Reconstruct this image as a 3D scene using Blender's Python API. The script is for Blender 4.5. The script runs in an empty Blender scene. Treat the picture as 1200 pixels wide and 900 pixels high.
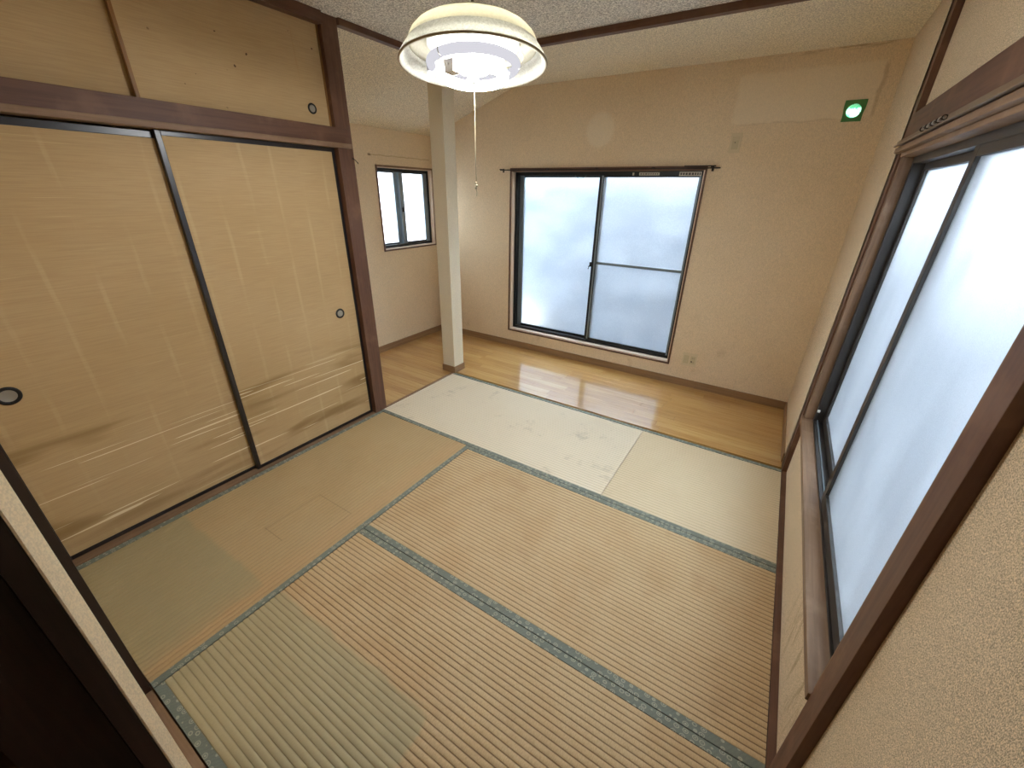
import bpy, bmesh, math, random
from mathutils import Vector, Matrix

random.seed(7)
scene = bpy.context.scene
col = scene.collection

# ---------------------------------------------------------------- camera, world, exposure
cam_d = bpy.data.cameras.new('camera')
cam_d.sensor_width = 36.0
cam_d.lens = 36.0 * 475.717 / 1200.0
cam_d.clip_start = 0.01
cam = bpy.data.objects.new('camera', cam_d)
cam.location = (2.30156, -1.77905, 1.54237)
cam.rotation_euler = (1.12768, -0.01757, 0.56672)
col.objects.link(cam)
scene.camera = cam

world = bpy.data.worlds.new('overcast_sky')
scene.world = world
world.use_nodes = True
bg = world.node_tree.nodes['Background']
bg.inputs['Color'].default_value = (0.80, 0.90, 1.0, 1)
SKY = 6.0
bg.inputs['Strength'].default_value = SKY

vs = scene.view_settings
vs.view_transform = 'Standard'
vs.look = 'None'
vs.gamma = 1.0
vs.use_curve_mapping = False
vs.exposure = 1.5
LAMP = 80.0                      # radiance of the fluorescent ring lamps
scene.cycles.diffuse_bounces = 6
scene.cycles.max_bounces = 14
scene.cycles.sample_clamp_indirect = 8.0

# ---------------------------------------------------------------- helpers
def lin(r, g, b):
    f = lambda c: (c / 255 / 12.92) if c / 255 <= 0.04045 else ((c / 255 + 0.055) / 1.055) ** 2.4
    return (f(r), f(g), f(b), 1.0)

class NT:
    """thin wrapper to write node trees"""
    def __init__(self, name):
        self.m = bpy.data.materials.new(name)
        self.m.use_nodes = True
        self.t = self.m.node_tree
        self.b = self.t.nodes['Principled BSDF']
        self.out = self.t.nodes['Material Output']
        self._c = None
    def n(self, typ, **kw):
        nd = self.t.nodes.new(typ)
        for k, v in kw.items():
            setattr(nd, k, v)
        return nd
    def l(self, a, b):
        self.t.links.new(a, b)
    def coord(self):
        if self._c is None:
            self._c = self.n('ShaderNodeTexCoord').outputs['Object']
        return self._c
    def xyz(self):
        s = self.n('ShaderNodeSeparateXYZ')
        self.l(self.coord(), s.inputs[0])
        return s.outputs
    def mapped(self, scale=(1, 1, 1), rot=(0, 0, 0), loc=(0, 0, 0)):
        mp = self.n('ShaderNodeMapping')
        mp.inputs['Scale'].default_value = scale
        mp.inputs['Rotation'].default_value = rot
        mp.inputs['Location'].default_value = loc
        self.l(self.coord(), mp.inputs['Vector'])
        return mp.outputs[0]
    def noise(self, vec, scale=1.0, detail=3.0, rough=0.55, dist=0.0):
        nd = self.n('ShaderNodeTexNoise')
        nd.inputs['Scale'].default_value = scale
        nd.inputs['Detail'].default_value = detail
        nd.inputs['Roughness'].default_value = rough
        nd.inputs['Distortion'].default_value = dist
        self.l(vec, nd.inputs['Vector'])
        return nd.outputs['Fac']
    def ramp(self, fac, stops):
        r = self.n('ShaderNodeValToRGB')
        e = r.color_ramp.elements
        e[0].position, e[0].color = stops[0][0], stops[0][1]
        e[1].position, e[1].color = stops[-1][0], stops[-1][1]
        for p, c in stops[1:-1]:
            x = e.new(p); x.color = c
        self.l(fac, r.inputs[0])
        return r.outputs[0]
    def fr(self, fac, a, b, lo=0.0, hi=1.0, smooth=True):
        m = self.n('ShaderNodeMapRange')
        m.interpolation_type = 'SMOOTHSTEP' if smooth else 'LINEAR'
        m.inputs[1].default_value, m.inputs[2].default_value = a, b
        m.inputs[3].default_value, m.inputs[4].default_value = lo, hi
        self.l(fac, m.inputs[0])
        return m.outputs[0]
    def math(self, op, a, b=None):
        m = self.n('ShaderNodeMath', operation=op)
        for i, v in enumerate((a, b)):
            if v is None: continue
            if isinstance(v, (int, float)): m.inputs[i].default_value = v
            else: self.l(v, m.inputs[i])
        return m.outputs[0]
    def mix(self, fac, a, b, mode='MIX'):
        m = self.n('ShaderNodeMix', data_type='RGBA', blend_type=mode)
        if isinstance(fac, (int, float)): m.inputs[0].default_value = fac
        else: self.l(fac, m.inputs[0])
        for i, v in ((6, a), (7, b)):
            if isinstance(v, tuple): m.inputs[i].default_value = v
            else: self.l(v, m.inputs[i])
        return m.outputs[2]
    def bump(self, h, strength=0.3, dist=0.001):
        b = self.n('ShaderNodeBump')
        b.inputs['Strength'].default_value = strength
        b.inputs['Distance'].default_value = dist
        self.l(h, b.inputs['Height'])
        self.l(b.outputs[0], self.b.inputs['Normal'])
    def color(self, c):
        if isinstance(c, tuple): self.b.inputs['Base Color'].default_value = c
        else: self.l(c, self.b.inputs['Base Color'])
    def set(self, **kw):
        for k, v in kw.items():
            self.b.inputs[k.replace('_', ' ')].default_value = v
        return self
    def band(self, v, lo, hi, soft):
        """1 inside lo..hi with soft edges"""
        a = self.fr(v, lo - soft, lo + soft)
        b = self.fr(v, hi - soft, hi + soft, 1.0, 0.0)
        return self.math('MULTIPLY', a, b)

def new_bm():
    return bmesh.new()

def bx(bm, x0, x1, y0, y1, z0, z1, bev=0.0):
    if x0 > x1: x0, x1 = x1, x0
    if y0 > y1: y0, y1 = y1, y0
    if z0 > z1: z0, z1 = z1, z0
    v = [bm.verts.new(p) for p in ((x0, y0, z0), (x1, y0, z0), (x1, y1, z0), (x0, y1, z0),
                                   (x0, y0, z1), (x1, y0, z1), (x1, y1, z1), (x0, y1, z1))]
    f = [bm.faces.new([v[i] for i in q]) for q in ((3, 2, 1, 0), (4, 5, 6, 7), (0, 1, 5, 4), (1, 2, 6, 5), (2, 3, 7, 6), (3, 0, 4, 7))]
    if bev > 0:
        es = list({e for q in f for e in q.edges})
        bmesh.ops.bevel(bm, geom=es, offset=bev, segments=2, profile=0.7, affect='EDGES')
    return bm

def lathe(bm, prof, seg=48, c=(0, 0, 0), axis='z', closed=False):
    """prof: list of (radius, height)"""
    rings = []
    for r, h in prof:
        ring = []
        for k in range(seg):
            a = 2 * math.pi * k / seg
            x, y = r * math.cos(a), r * math.sin(a)
            p = {'z': (x, y, h), 'y': (x, h, y), 'x': (h, x, y)}[axis]
            ring.append(bm.verts.new((p[0] + c[0], p[1] + c[1], p[2] + c[2])))
        rings.append(ring)
    n = len(rings)
    for i in range(n if closed else n - 1):
        a, b = rings[i], rings[(i + 1) % n]
        for k in range(seg):
            bm.faces.new((a[k], a[(k + 1) % seg], b[(k + 1) % seg], b[k]))
    if not closed:
        for ring in (rings[0], rings[-1]):
            if (ring[0].co - ring[seg // 2].co).length > 1e-5:
                bm.faces.new(ring)
    bmesh.ops.recalc_face_normals(bm, faces=bm.faces[:])
    return bm

def torus(bm, R, r, c=(0, 0, 0), axis='z', seg=48, ms=12):
    return lathe(bm, [(R + r * math.cos(2 * math.pi * i / ms), r * math.sin(2 * math.pi * i / ms)) for i in range(ms)],
                 seg, c, axis, closed=True)

def tube(bm, pts, r, seg=8):
    pts = [Vector(p) for p in pts]
    rings = []
    for i, p in enumerate(pts):
        d = (pts[min(i + 1, len(pts) - 1)] - pts[max(i - 1, 0)]).normalized()
        up = Vector((0, 0, 1)) if abs(d.z) < 0.9 else Vector((1, 0, 0))
        a = d.cross(up).normalized(); b = d.cross(a).normalized()
        rings.append([bm.verts.new(p + r * (math.cos(2 * math.pi * k / seg) * a + math.sin(2 * math.pi * k / seg) * b)) for k in range(seg)])
    for i in range(len(rings) - 1):
        for k in range(seg):
            bm.faces.new((rings[i][k], rings[i][(k + 1) % seg], rings[i + 1][(k + 1) % seg], rings[i + 1][k]))
    bm.faces.new(rings[0]); bm.faces.new(rings[-1])
    bmesh.ops.recalc_face_normals(bm, faces=bm.faces[:])
    return bm

def obj(name, bm, mat, parent=None, smooth=False, loc=None):
    me = bpy.data.meshes.new(name)
    bm.to_mesh(me); bm.free()
    if smooth:
        for p in me.polygons: p.use_smooth = True
    me.materials.append(mat)
    o = bpy.data.objects.new(name, me)
    col.objects.link(o)
    if parent: o.parent = parent
    if loc: o.location = loc
    return o

def box(name, mat, b, parent=None, bev=0.0, **kw):
    return obj(name, bx(new_bm(), *b, bev=bev), mat, parent, **kw)

def tag(o, label=None, cat=None, group=None, kind=None):
    if label: o['label'] = label
    if cat: o['category'] = cat
    if group: o['group'] = group
    if kind: o['kind'] = kind
    return o

def thing(name, loc, label, cat, group=None, kind=None):
    e = bpy.data.objects.new(name, None)
    e.empty_display_size = 0.05
    e.location = loc
    col.objects.link(e)
    return tag(e, label, cat, group, kind)

def struct(name, bm_, mat, label, cat, parent=None):
    return tag(obj(name, bm_, mat, parent), label, cat, None, 'structure')

def local(b, o):
    return (b[0] - o[0], b[1] - o[0], b[2] - o[1], b[3] - o[1], b[4] - o[2], b[5] - o[2])

# ---------------------------------------------------------------- materials
def mat_wallpaper(name, base, dark, tex=260.0, bump=0.2, grain=0.16, marks=None):
    t = NT(name)
    c = t.coord()
    fine = t.noise(c, tex, 2.0, 0.6)
    weave = t.noise(t.mapped((1.0, 1.0, 0.35)), tex * 1.4, 1.0, 0.5)
    big = t.noise(c, 1.7, 4.0, 0.6)
    colr = t.mix(t.fr(big, 0.3, 0.8, 0.0, 0.35), base, dark)
    h = t.math('ADD', fine, weave)
    g = t.fr(h, 0.75, 1.25, 1.0 - grain, 1.0 + grain * 0.4)
    gm = t.n('ShaderNodeCombineColor')
    for i in range(3): t.l(g, gm.inputs[i])
    colr = t.mix(1.0, colr, gm.outputs[0], 'MULTIPLY')
    if marks: colr = marks(t, colr)
    t.color(colr)
    t.set(Roughness=0.85, Specular_IOR_Level=0.2)
    t.bump(h, bump, 0.0015)
    return t.m

def marks_back(t, c):
    x, y, z = t.xyz()
    # pale rectangle left by an air conditioner, brown rim at its right end
    wob = t.fr(t.noise(t.coord(), 14.0, 2.0), 0.3, 0.7, -0.006, 0.006, False)
    xw, zw = t.math('ADD', x, wob), t.math('ADD', z, wob)
    m = t.math('MULTIPLY', t.band(xw, 1.80, 2.555, 0.012), t.band(zw, 1.985, 2.262, 0.012))
    c = t.mix(t.math('MULTIPLY', m, 0.45), c, lin(236, 222, 196))
    rim = t.math('MULTIPLY', t.band(xw, 2.553, 2.572, 0.006), t.band(zw, 1.99, 2.25, 0.02))
    c = t.mix(t.math('MULTIPLY', rim, 0.25), c, lin(134, 92, 44))
    rim2 = t.math('MULTIPLY', t.band(xw, 1.85, 2.4, 0.05), t.band(zw, 1.978, 1.985, 0.004))
    c = t.mix(t.math('MULTIPLY', rim2, 0.15), c, lin(140, 100, 56))
    # pale oval left by a clock
    dx = t.math('MULTIPLY', t.math('SUBTRACT', x, 0.842), 1.0)
    dz = t.math('MULTIPLY', t.math('SUBTRACT', z, 2.0), 0.95)
    r = t.math('SQRT', t.math('ADD', t.math('MULTIPLY', dx, dx), t.math('MULTIPLY', dz, dz)))
    c = t.mix(t.fr(r, 0.095, 0.135, 0.4, 0.0), c, lin(236, 226, 204))
    # grime under the window end and mildew at the ceiling corner
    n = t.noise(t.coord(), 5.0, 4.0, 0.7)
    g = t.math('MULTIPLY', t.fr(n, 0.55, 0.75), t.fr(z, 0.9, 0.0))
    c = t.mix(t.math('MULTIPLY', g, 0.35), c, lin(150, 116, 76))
    n2 = t.noise(t.mapped((3, 1, 30)), 2.0, 4.0, 0.7)
    m2 = t.math('MULTIPLY', t.math('MULTIPLY', t.fr(z, 2.325, 2.345), t.fr(n2, 0.5, 0.62)), t.fr(x, 1.7, 2.2))
    return t.mix(t.math('MULTIPLY', m2, 0.4), c, lin(110, 78, 40))

def marks_alcove(t, c):
    x, y, z = t.xyz()
    n = t.fr(t.noise(t.coord(), 9.0, 2.0), 0.3, 0.7, -0.004, 0.004, False)
    l = t.band(t.math('ADD', z, n), 1.811, 1.819, 0.003)
    l = t.math('MULTIPLY', l, t.band(y, 0.98, 1.75, 0.02))
    c = t.mix(t.math('MULTIPLY', l, 0.4), c, lin(150, 116, 70))
    d = t.math('MULTIPLY', t.band(y, 0.98, 1.01, 0.006), t.band(t.math('ADD', z, n), 1.806, 1.822, 0.004))
    return t.mix(t.math('MULTIPLY', d, 0.7), c, lin(96, 72, 46))

def marks_right(t, c):
    x, y, z = t.xyz()
    n = t.noise(t.mapped((1, 9, 1.2)), 3.0, 4.0, 0.65)
    m = t.math('MULTIPLY', t.fr(n, 0.5, 0.66), t.math('MULTIPLY', t.band(z, 0.05, 0.34, 0.07), t.band(y, -0.86, -0.35, 0.1)))
    return t.mix(t.math('MULTIPLY', m, 0.5), c, lin(140, 118, 78))

M = {}
WP, WPD = lin(230, 209, 176), lin(216, 189, 148)
M['wall'] = mat_wallpaper('cream_wallpaper', WP, WPD)
M['wall_back'] = mat_wallpaper('cream_wallpaper_with_marks', WP, WPD, marks=marks_back)
M['wall_alcove'] = mat_wallpaper('cream_wallpaper_scratched', WP, WPD, marks=marks_alcove)
M['wall_right'] = mat_wallpaper('cream_wallpaper_coarse', WP, WPD, tex=640.0, bump=0.12, grain=0.60, marks=marks_right)
M['post_white'] = mat_wallpaper('pale_post_paper', lin(226, 215, 190), lin(214, 198, 166), grain=0.1)
M['ceil'] = mat_wallpaper('grey_textured_ceiling', lin(240, 237, 228), lin(230, 224, 212), tex=110.0, bump=0.9, grain=0.5)
M['ceil2'] = mat_wallpaper('cream_textured_ceiling', lin(240, 229, 204), lin(230, 214, 182), tex=130.0, bump=0.9, grain=0.36)

def mat_wood(name, a, b, c=None, along='z', rough=0.5, scale=1.0, coat=0.0, worn=0.0):
    t = NT(name)
    s = {'x': (1.2, 28, 28), 'y': (28, 1.2, 28), 'z': (28, 28, 1.2)}[along]
    s = tuple(k * scale for k in s)
    g = t.noise(t.mapped(s), 2.0, 5.0, 0.6, 0.6)
    colr = t.mix(t.fr(g, 0.3, 0.7), a, b)
    big = t.noise(t.coord(), 6.0, 4.0, 0.6)
    if c: colr = t.mix(t.fr(big, 0.48, 0.72, 0.0, 0.8), colr, c)
    t.color(colr)
    t.set(Roughness=rough, Coat_Weight=coat, Coat_Roughness=0.2)
    t.bump(g, 0.15, 0.001)
    return t.m

DK, DK2, DK3 = lin(86, 55, 38), lin(106, 72, 51), lin(122, 88, 65)
for ax in 'xyz':
    M['wood_' + ax] = mat_wood('dark_stained_wood_' + ax, DK, DK2, DK3, ax, 0.55)
    M['brown_' + ax] = mat_wood('mid_brown_wood_' + ax, lin(118, 90, 64), lin(140, 110, 82), lin(150, 122, 96), ax, 0.58)
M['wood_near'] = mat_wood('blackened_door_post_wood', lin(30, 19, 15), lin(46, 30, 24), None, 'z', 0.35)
M['base'] = mat_wood('brown_baseboard', lin(136, 104, 70), lin(152, 118, 82), None, 'x', 0.45)
M['base_y'] = mat_wood('brown_baseboard_y', lin(136, 104, 70), lin(152, 118, 82), None, 'y', 0.45)
M['reveal'] = mat_wood('pale_brown_reveal_wood', lin(204, 176, 148), lin(218, 194, 168), None, 'z', 0.35)
M['sill_pale'] = mat_wood('pale_varnished_sill', lin(226, 206, 188), lin(234, 216, 200), None, 'x', 0.22)
M['goldwood'] = mat_wood('golden_brown_strip', lin(120, 84, 36), lin(146, 104, 50), None, 'z', 0.5)
M['black_lacquer'] = NT('black_lacquer').set(Base_Color=lin(34, 30, 30), Roughness=0.3).m
M['gasket'] = NT('black_rubber').set(Base_Color=lin(20, 20, 20), Roughness=0.6).m
M['alu_dark'] = NT('dark_bronze_aluminium').set(Base_Color=lin(62, 58, 54), Roughness=0.42, Metallic=0.35).m
M['alu_black'] = NT('black_aluminium').set(Base_Color=lin(34, 38, 40), Roughness=0.4, Metallic=0.3).m
M['alu_grey'] = NT('grey_aluminium').set(Base_Color=lin(128, 140, 146), Roughness=0.4, Metallic=0.4).m
M['alu_bronze'] = NT('brown_anodised_aluminium').set(Base_Color=lin(128, 106, 86), Roughness=0.4, Metallic=0.4).m
M['steel'] = NT('dull_silver_metal').set(Base_Color=lin(168, 164, 154), Roughness=0.38, Metallic=0.7).m
M['plate'] = NT('ivory_plastic').set(Base_Color=lin(212, 194, 158), Roughness=0.5).m
M['plate_d'] = NT('ivory_plastic_insert').set(Base_Color=lin(196, 180, 142), Roughness=0.5).m
M['dark'] = NT('dark_slot').set(Base_Color=lin(40, 30, 22), Roughness=0.7).m
M['white_plastic'] = NT('white_plastic').set(Base_Color=lin(236, 234, 228), Roughness=0.4).m
M['sticker'] = NT('yellowed_label_paper').set(Base_Color=lin(206, 200, 184), Roughness=0.6).m
M['ink'] = NT('grey_print').set(Base_Color=lin(92, 88, 82), Roughness=0.7).m
M['paving'] = mat_wallpaper('pale_paving', lin(136, 140, 146), lin(122, 126, 132), tex=30)
M['concrete'] = mat_wallpaper('grey_outside_render', lin(112, 124, 138), lin(98, 110, 124), tex=40)
M['hall'] = NT('brown_hall_boards').set(Base_Color=lin(120, 90, 64), Roughness=0.5).m

# figured (frosted) window glass: light is scattered on its way through
def mat_glass(name, tint, scale, rough=0.5, refr=0.25, streak=(1, 1, 1), dirt=0.1):
    t = NT(name)
    t.t.nodes.remove(t.b)
    tr = t.n('ShaderNodeBsdfTranslucent'); tr.inputs[0].default_value = tint
    rf = t.n('ShaderNodeBsdfRefraction'); rf.inputs[0].default_value = tint
    rf.inputs['Roughness'].default_value = rough; rf.inputs['IOR'].default_value = 1.45
    gl = t.n('ShaderNodeBsdfGlossy'); gl.inputs['Roughness'].default_value = 0.3
    df = t.n('ShaderNodeBsdfDiffuse'); df.inputs[0].default_value = (0.8, 0.84, 0.88, 1)
    b = t.n('ShaderNodeBump'); b.inputs['Strength'].default_value = 0.6; b.inputs['Distance'].default_value = 0.002
    h = t.noise(t.coord(), scale, 3.0, 0.7)
    t.l(h, b.inputs['Height'])
    for s in (rf, gl, tr): t.l(b.outputs[0], s.inputs['Normal'])
    dn = t.math('ADD', t.math('MULTIPLY', t.noise(t.mapped(streak), 2.2, 3.0, 0.5), 0.5), t.math('MULTIPLY', h, 0.5))
    tc = t.mix(t.fr(dn, 0.38, 0.62, dirt * 2, 0.0), tint, (tint[0] * 0.4, tint[1] * 0.42, tint[2] * 0.45, 1))
    t.l(tc, tr.inputs[0]); t.l(tc, rf.inputs[0])
    m1 = t.n('ShaderNodeMixShader')
    big = t.noise(t.mapped(streak), 3.0, 4.0, 0.65)
    t.l(t.math('ADD', t.fr(big, 0.3, 0.7, -0.04, 0.04, False), refr), m1.inputs[0])
    t.l(tr.outputs[0], m1.inputs[1]); t.l(rf.outputs[0], m1.inputs[2])
    m2 = t.n('ShaderNodeMixShader'); m2.inputs[0].default_value = 0.10
    t.l(m1.outputs[0], m2.inputs[1]); t.l(df.outputs[0], m2.inputs[2])
    m3 = t.n('ShaderNodeMixShader'); m3.inputs[0].default_value = 0.05
    t.l(m2.outputs[0], m3.inputs[1]); t.l(gl.outputs[0], m3.inputs[2])
    t.l(m3.outputs[0], t.out.inputs['Surface'])
    return t.m

M['glass_back'] = mat_glass('figured_glass', (0.97, 0.985, 1.0, 1), 110.0, 0.40, 0.95, (1.0, 1, 1.8), 0.09)
M['glass_right'] = mat_glass('frosted_glass', (0.94, 0.97, 1.0, 1), 320.0, 0.45, 0.88, (1, 1.6, 0.7), 0.12)
M['glass_small'] = mat_glass('frosted_glass_small', (0.98, 0.99, 1.0, 1), 110.0, 0.45, 0.84, (1, 1, 1), 0.12)

# ---------------------------------------------------------------- room constants
XL, XR = 0.0, 2.64          # tatami area
XW = 2.665                  # recessed wall paper on the right
XA = -0.96                  # alcove outer wall
YN, Y0, YF = -1.743, 0.0, 0.885
YM = -0.872
YB = 1.82                   # back wall
X1, X2 = 0.8715, 1.7794
ZC = 2.36                   # tatami ceiling
ZC2 = 2.352                 # ceiling over boards

# ---------------------------------------------------------------- structure: floor
sub = new_bm()
bx(sub, -1.3, 2.95, -3.1, 2.1, -0.30, -0.035)
floor = struct('floor', sub, M['hall'], 'floor slab under the tatami mats and the floorboards', 'floor')

def mat_board(i):
    t = NT('golden_floorboard_%d' % i)
    off = (i * 3.1, i * 1.7, 0)
    g = t.noise(t.mapped((2.0, 46, 10), loc=off), 1.6, 5.0, 0.62, 0.5)
    s = t.noise(t.mapped((0.9, 7, 1), loc=off), 2.0, 3.0, 0.5)
    a, b, c = [(lin(206, 166, 100), lin(186, 140, 74), lin(212, 178, 116)), (lin(200, 158, 92), lin(180, 134, 68), lin(208, 172, 110)),
               (lin(210, 172, 108), lin(192, 148, 82), lin(218, 184, 124)), (lin(196, 154, 90), lin(174, 128, 66), lin(204, 166, 102))][i]
    colr = t.mix(t.fr(g, 0.35, 0.7), a, b)
    colr = t.mix(t.fr(s, 0.45, 0.75, 0, 0.6), colr, c)
    t.color(colr)
    t.set(Roughness=0.30, Coat_Weight=1.0, Coat_Roughness=0.08, Coat_IOR=2.0)
    t.bump(g, 0.05, 0.0005)
    return t.m
boards = [mat_board(i) for i in range(4)]
W = 0.0758
row = 0
y = YB - 0.004
while y > 0.05:
    y0, y1 = y - W, y
    xa = XA + 0.004
    xb = XR - 0.001 if y0 > YF - 0.02 else -0.024
    if y0 < YF + 0.012 <= y1 and xb > 0: y0 = YF + 0.012
    cuts = [xa]
    step = 0.45 + 0.9 * random.random()
    while cuts[-1] + step < xb - 0.2:
        cuts.append(cuts[-1] + step); step = 0.91
    cuts.append(xb)
    for a, b in zip(cuts[:-1], cuts[1:]):
        L, H = b - a, y1 - y0
        bm = new_bm()
        bx(bm, 0.0004, L - 0.0004, 0.0005, H - 0.0005, -0.035, 0.0, bev=0.0012)
        obj('floorboard', bm, random.choice(boards), floor, loc=(a, y0, 0))
    y -= W
    row += 1

# ---------------------------------------------------------------- structure: walls
b = new_bm()
TH = 0.15
WX0, WX1, WZ0, WZ1 = 0.005, 1.692, 0.185, 1.725       # back window rough opening
bx(b, XA - 0.12, WX0, YB, YB + TH, -0.05, 2.6)
bx(b, WX0, WX1, YB, YB + TH, -0.05, WZ0)
bx(b, WX0, WX1, YB, YB + TH, WZ1, 2.6)
HX, HZ, HR = 2.468, 2.022, 0.040
bx(b, WX1, HX - HR, YB, YB + TH, -0.05, 2.6)
bx(b, HX - HR, HX + HR, YB, YB + TH, -0.05, HZ - HR)
bx(b, HX - HR, HX + HR, YB, YB + TH, HZ + HR, 2.6)
bx(b, HX + HR, 2.82, YB, YB + TH, -0.05, 2.6)
struct('wall_back', b, M['wall_back'], 'cream papered wall around the large frosted window', 'wall')

b = new_bm()
AY0, AY1, AZ0, AZ1 = 1.058, 1.778, 1.000, 1.728       # small window rough opening
bx(b, XA - 0.12, XA, -0.05, AY0, -0.05, 2.6)
bx(b, XA - 0.12, XA, AY0, AY1, -0.05, AZ0)
bx(b, XA - 0.12, XA, AY0, AY1, AZ1, 2.6)
bx(b, XA - 0.12, XA, AY1, YB + TH, -0.05, 2.6)
struct('wall_alcove', b, M['wall_alcove'], 'cream papered wall with the small window beside the white pillar', 'wall')

b = new_bm()
bx(b, XA - 0.12, -0.09, -0.10, 0.035, -0.05, 2.6)       # end wall of the alcove
bx(b, -0.95, -0.13, -1.95, -0.10, -0.05, 2.6)           # closet carcass behind the sliding doors
struct('wall_left', b, M['wall'], 'closet wall behind the sliding paper doors', 'wall')

b = new_bm()
RY0, RY1, RZ0, RZ1 = -0.86, 0.865, 0.385, 1.745         # right window opening
bx(b, XW, XW + 0.13, -3.0, RY0 - 0.02, -0.05, 2.6)
bx(b, XW, XW + 0.13, RY0 - 0.02, RY1 + 0.02, -0.05, RZ0)
bx(b, XW, XW + 0.13, RY0 - 0.02, RY1 + 0.02, RZ1, 2.6)
bx(b, XW, XW + 0.13, RY1 + 0.02, 0.93, -0.05, 2.6)
bx(b, XR, XW + 0.13, 0.93, YB + TH, -0.05, 2.6)
struct('wall_right', b, M['wall_right'], 'coarse cream papered wall around the wide frosted window', 'wall')

b = new_bm()
bx(b, -0.2, 0.84, -1.766, YN - 0.004, -0.05, 2.6)
struct('wall_near', b, M['wall'], 'cream papered wall beside the doorway with the dark post', 'wall')
b = new_bm()
bx(b, 0.84, XW, -1.85, YN, 1.803, 2.6)
bx(b, -0.2, 0.84, -1.85, -1.766, 1.803, 2.6)
struct('wall_over_door', b, M['wall'], 'cream papered wall over the doorway', 'wall')
b = new_bm()
bx(b, -0.2, 0.0, -3.1, -1.766, -0.05, 2.6)
bx(b, -0.2, 2.8, -3.1, -3.0, -0.05, 2.6)
struct('wall_hall', b, M['hall'], 'unlit hall boarding beyond the doorway', 'wall')
b = new_bm()
bx(b, 0.0, XW, -3.0, -1.85, -0.035, -0.004)
struct('floor_hall', b, M['hall'], 'unlit hall floor beyond the doorway', 'floor')
tag(box('trim_hall', M['brown_x'], (0.0, 1.05, -2.07, -2.035, -0.01, 0.02)), 'narrow brown threshold strip on the hall floor', 'trim', kind='structure')

# ---------------------------------------------------------------- ceilings
b = new_bm()
bx(b, -0.12, XW + 0.13, -3.1, YF, ZC, 2.62)
struct('ceiling', b, M['ceil'], 'grey textured ceiling above the tatami mats', 'ceiling')
b = new_bm()
bx(b, 0.0, XW + 0.13, YF, YB + TH, ZC2, 2.62)
SL = (ZC2 - 2.03) / 0.96
prof = [(0.0, ZC2), (XA - 0.12, ZC2 - SL * (0.96 + 0.12)), (XA - 0.12, 2.62), (0.0, 2.62)]
va = [b.verts.new((x, -0.10, z)) for x, z in prof]
vb = [b.verts.new((x, YB + TH, z)) for x, z in prof]
b.faces.new(va); b.faces.new(vb[::-1])
for i in range(4): b.faces.new((va[i], vb[i], vb[(i + 1) % 4], va[(i + 1) % 4]))
bmesh.ops.recalc_face_normals(b, faces=b.faces[:])
struct('ceiling_boards_area', b, M['ceil2'], 'cream textured ceiling sloping down over the alcove', 'ceiling')

# ---------------------------------------------------------------- wooden frame of the room
def trim(name, mat, b, label, cat='trim', bev=0.002):
    return tag(box(name, mat, b, bev=bev), label, cat, None, 'structure')

trim('trim_1', M['wood_z'], (-0.10, 0.004, -0.042, 0.060, 0.0, ZC), 'dark brown corner post at the end of the sliding doors', 'post')
trim('trim_2', M['wood_z'], (2.64, 2.75, 0.865, 0.975, 0.0, ZC), 'dark brown post between the wide window and the floorboards', 'post')
trim('trim_3', M['wood_z'], (2.64, 2.75, -0.94, -0.86, 0.0, ZC), 'dark brown post at the doorway end of the wide window', 'post')
t4 = trim('trim_4', M['wood_y'], (-0.125, 0.010, -1.743, 0.052, 1.776, 1.853), 'dark brown beam above the tall sliding doors', 'beam')
lip = box('lip', M['brown_y'], (-0.125, 0.018, -1.743, 0.046, 1.752, 1.776), t4, bev=0.003)
lip['label'] = 'lighter brown lower edge of the beam'
trim('trim_5', M['wood_y'], (2.632, 2.75, -0.86, 0.865, 1.772, 1.866), 'dark brown beam above the wide window', 'beam')
trim('trim_6', M['wood_y'], (-0.05, 0.022, -1.743, -0.042, 2.308, ZC), 'dark brown ceiling moulding over the small closet doors')
trim('trim_7', M['wood_y'], (-0.022, 0.022, 0.060, YF + 0.012, 2.328, ZC), 'dark ceiling moulding along the alcove opening')
trim('trim_8', M['wood_x'], (0.022, XW, YF - 0.030, YF + 0.012, 2.326, ZC), 'dark ceiling moulding between the two ceilings')
trim('trim_9', M['wood_y'], (XW - 0.045, XW, -1.743, YF - 0.03, 2.318, ZC), 'dark ceiling moulding above the wide window')
trim('trim_10', M['wood_x'], (0.022, XW - 0.045, YN, YN + 0.04, 2.318, ZC), 'dark ceiling moulding over the doorway')
trim('trim_11', M['wood_y'], (XR, XW, -1.743, 0.865, -0.035, 0.003), 'dark brown floor strip under the wide window wall', bev=0.001)
trim('trim_12', M['brown_y'], (-0.13, -0.002, -1.743, -0.042, -0.035, 0.001), 'worn brown grooved sill under the sliding doors', bev=0.001)
trim('trim_13', M['brown_x'], (0.87, XR, -1.85, YN - 0.003, -0.035, 0.001), 'worn brown threshold in the doorway', bev=0.001)
trim('trim_14', M['brown_y'], (-0.024, -0.002, 0.060, YF + 0.012, -0.035, 0.002), 'thin brown edge strip between mat and alcove boards', bev=0.001)
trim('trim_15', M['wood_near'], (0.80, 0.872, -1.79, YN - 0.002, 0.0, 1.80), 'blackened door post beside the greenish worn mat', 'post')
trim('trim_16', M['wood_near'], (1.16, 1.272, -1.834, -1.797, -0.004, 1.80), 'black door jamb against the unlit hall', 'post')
trim('trim_17', M['wood_near'], (0.80, 1.20, -1.97, -1.838, -0.004, 1.80), 'black hall panel behind the door jamb', 'post')

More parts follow.
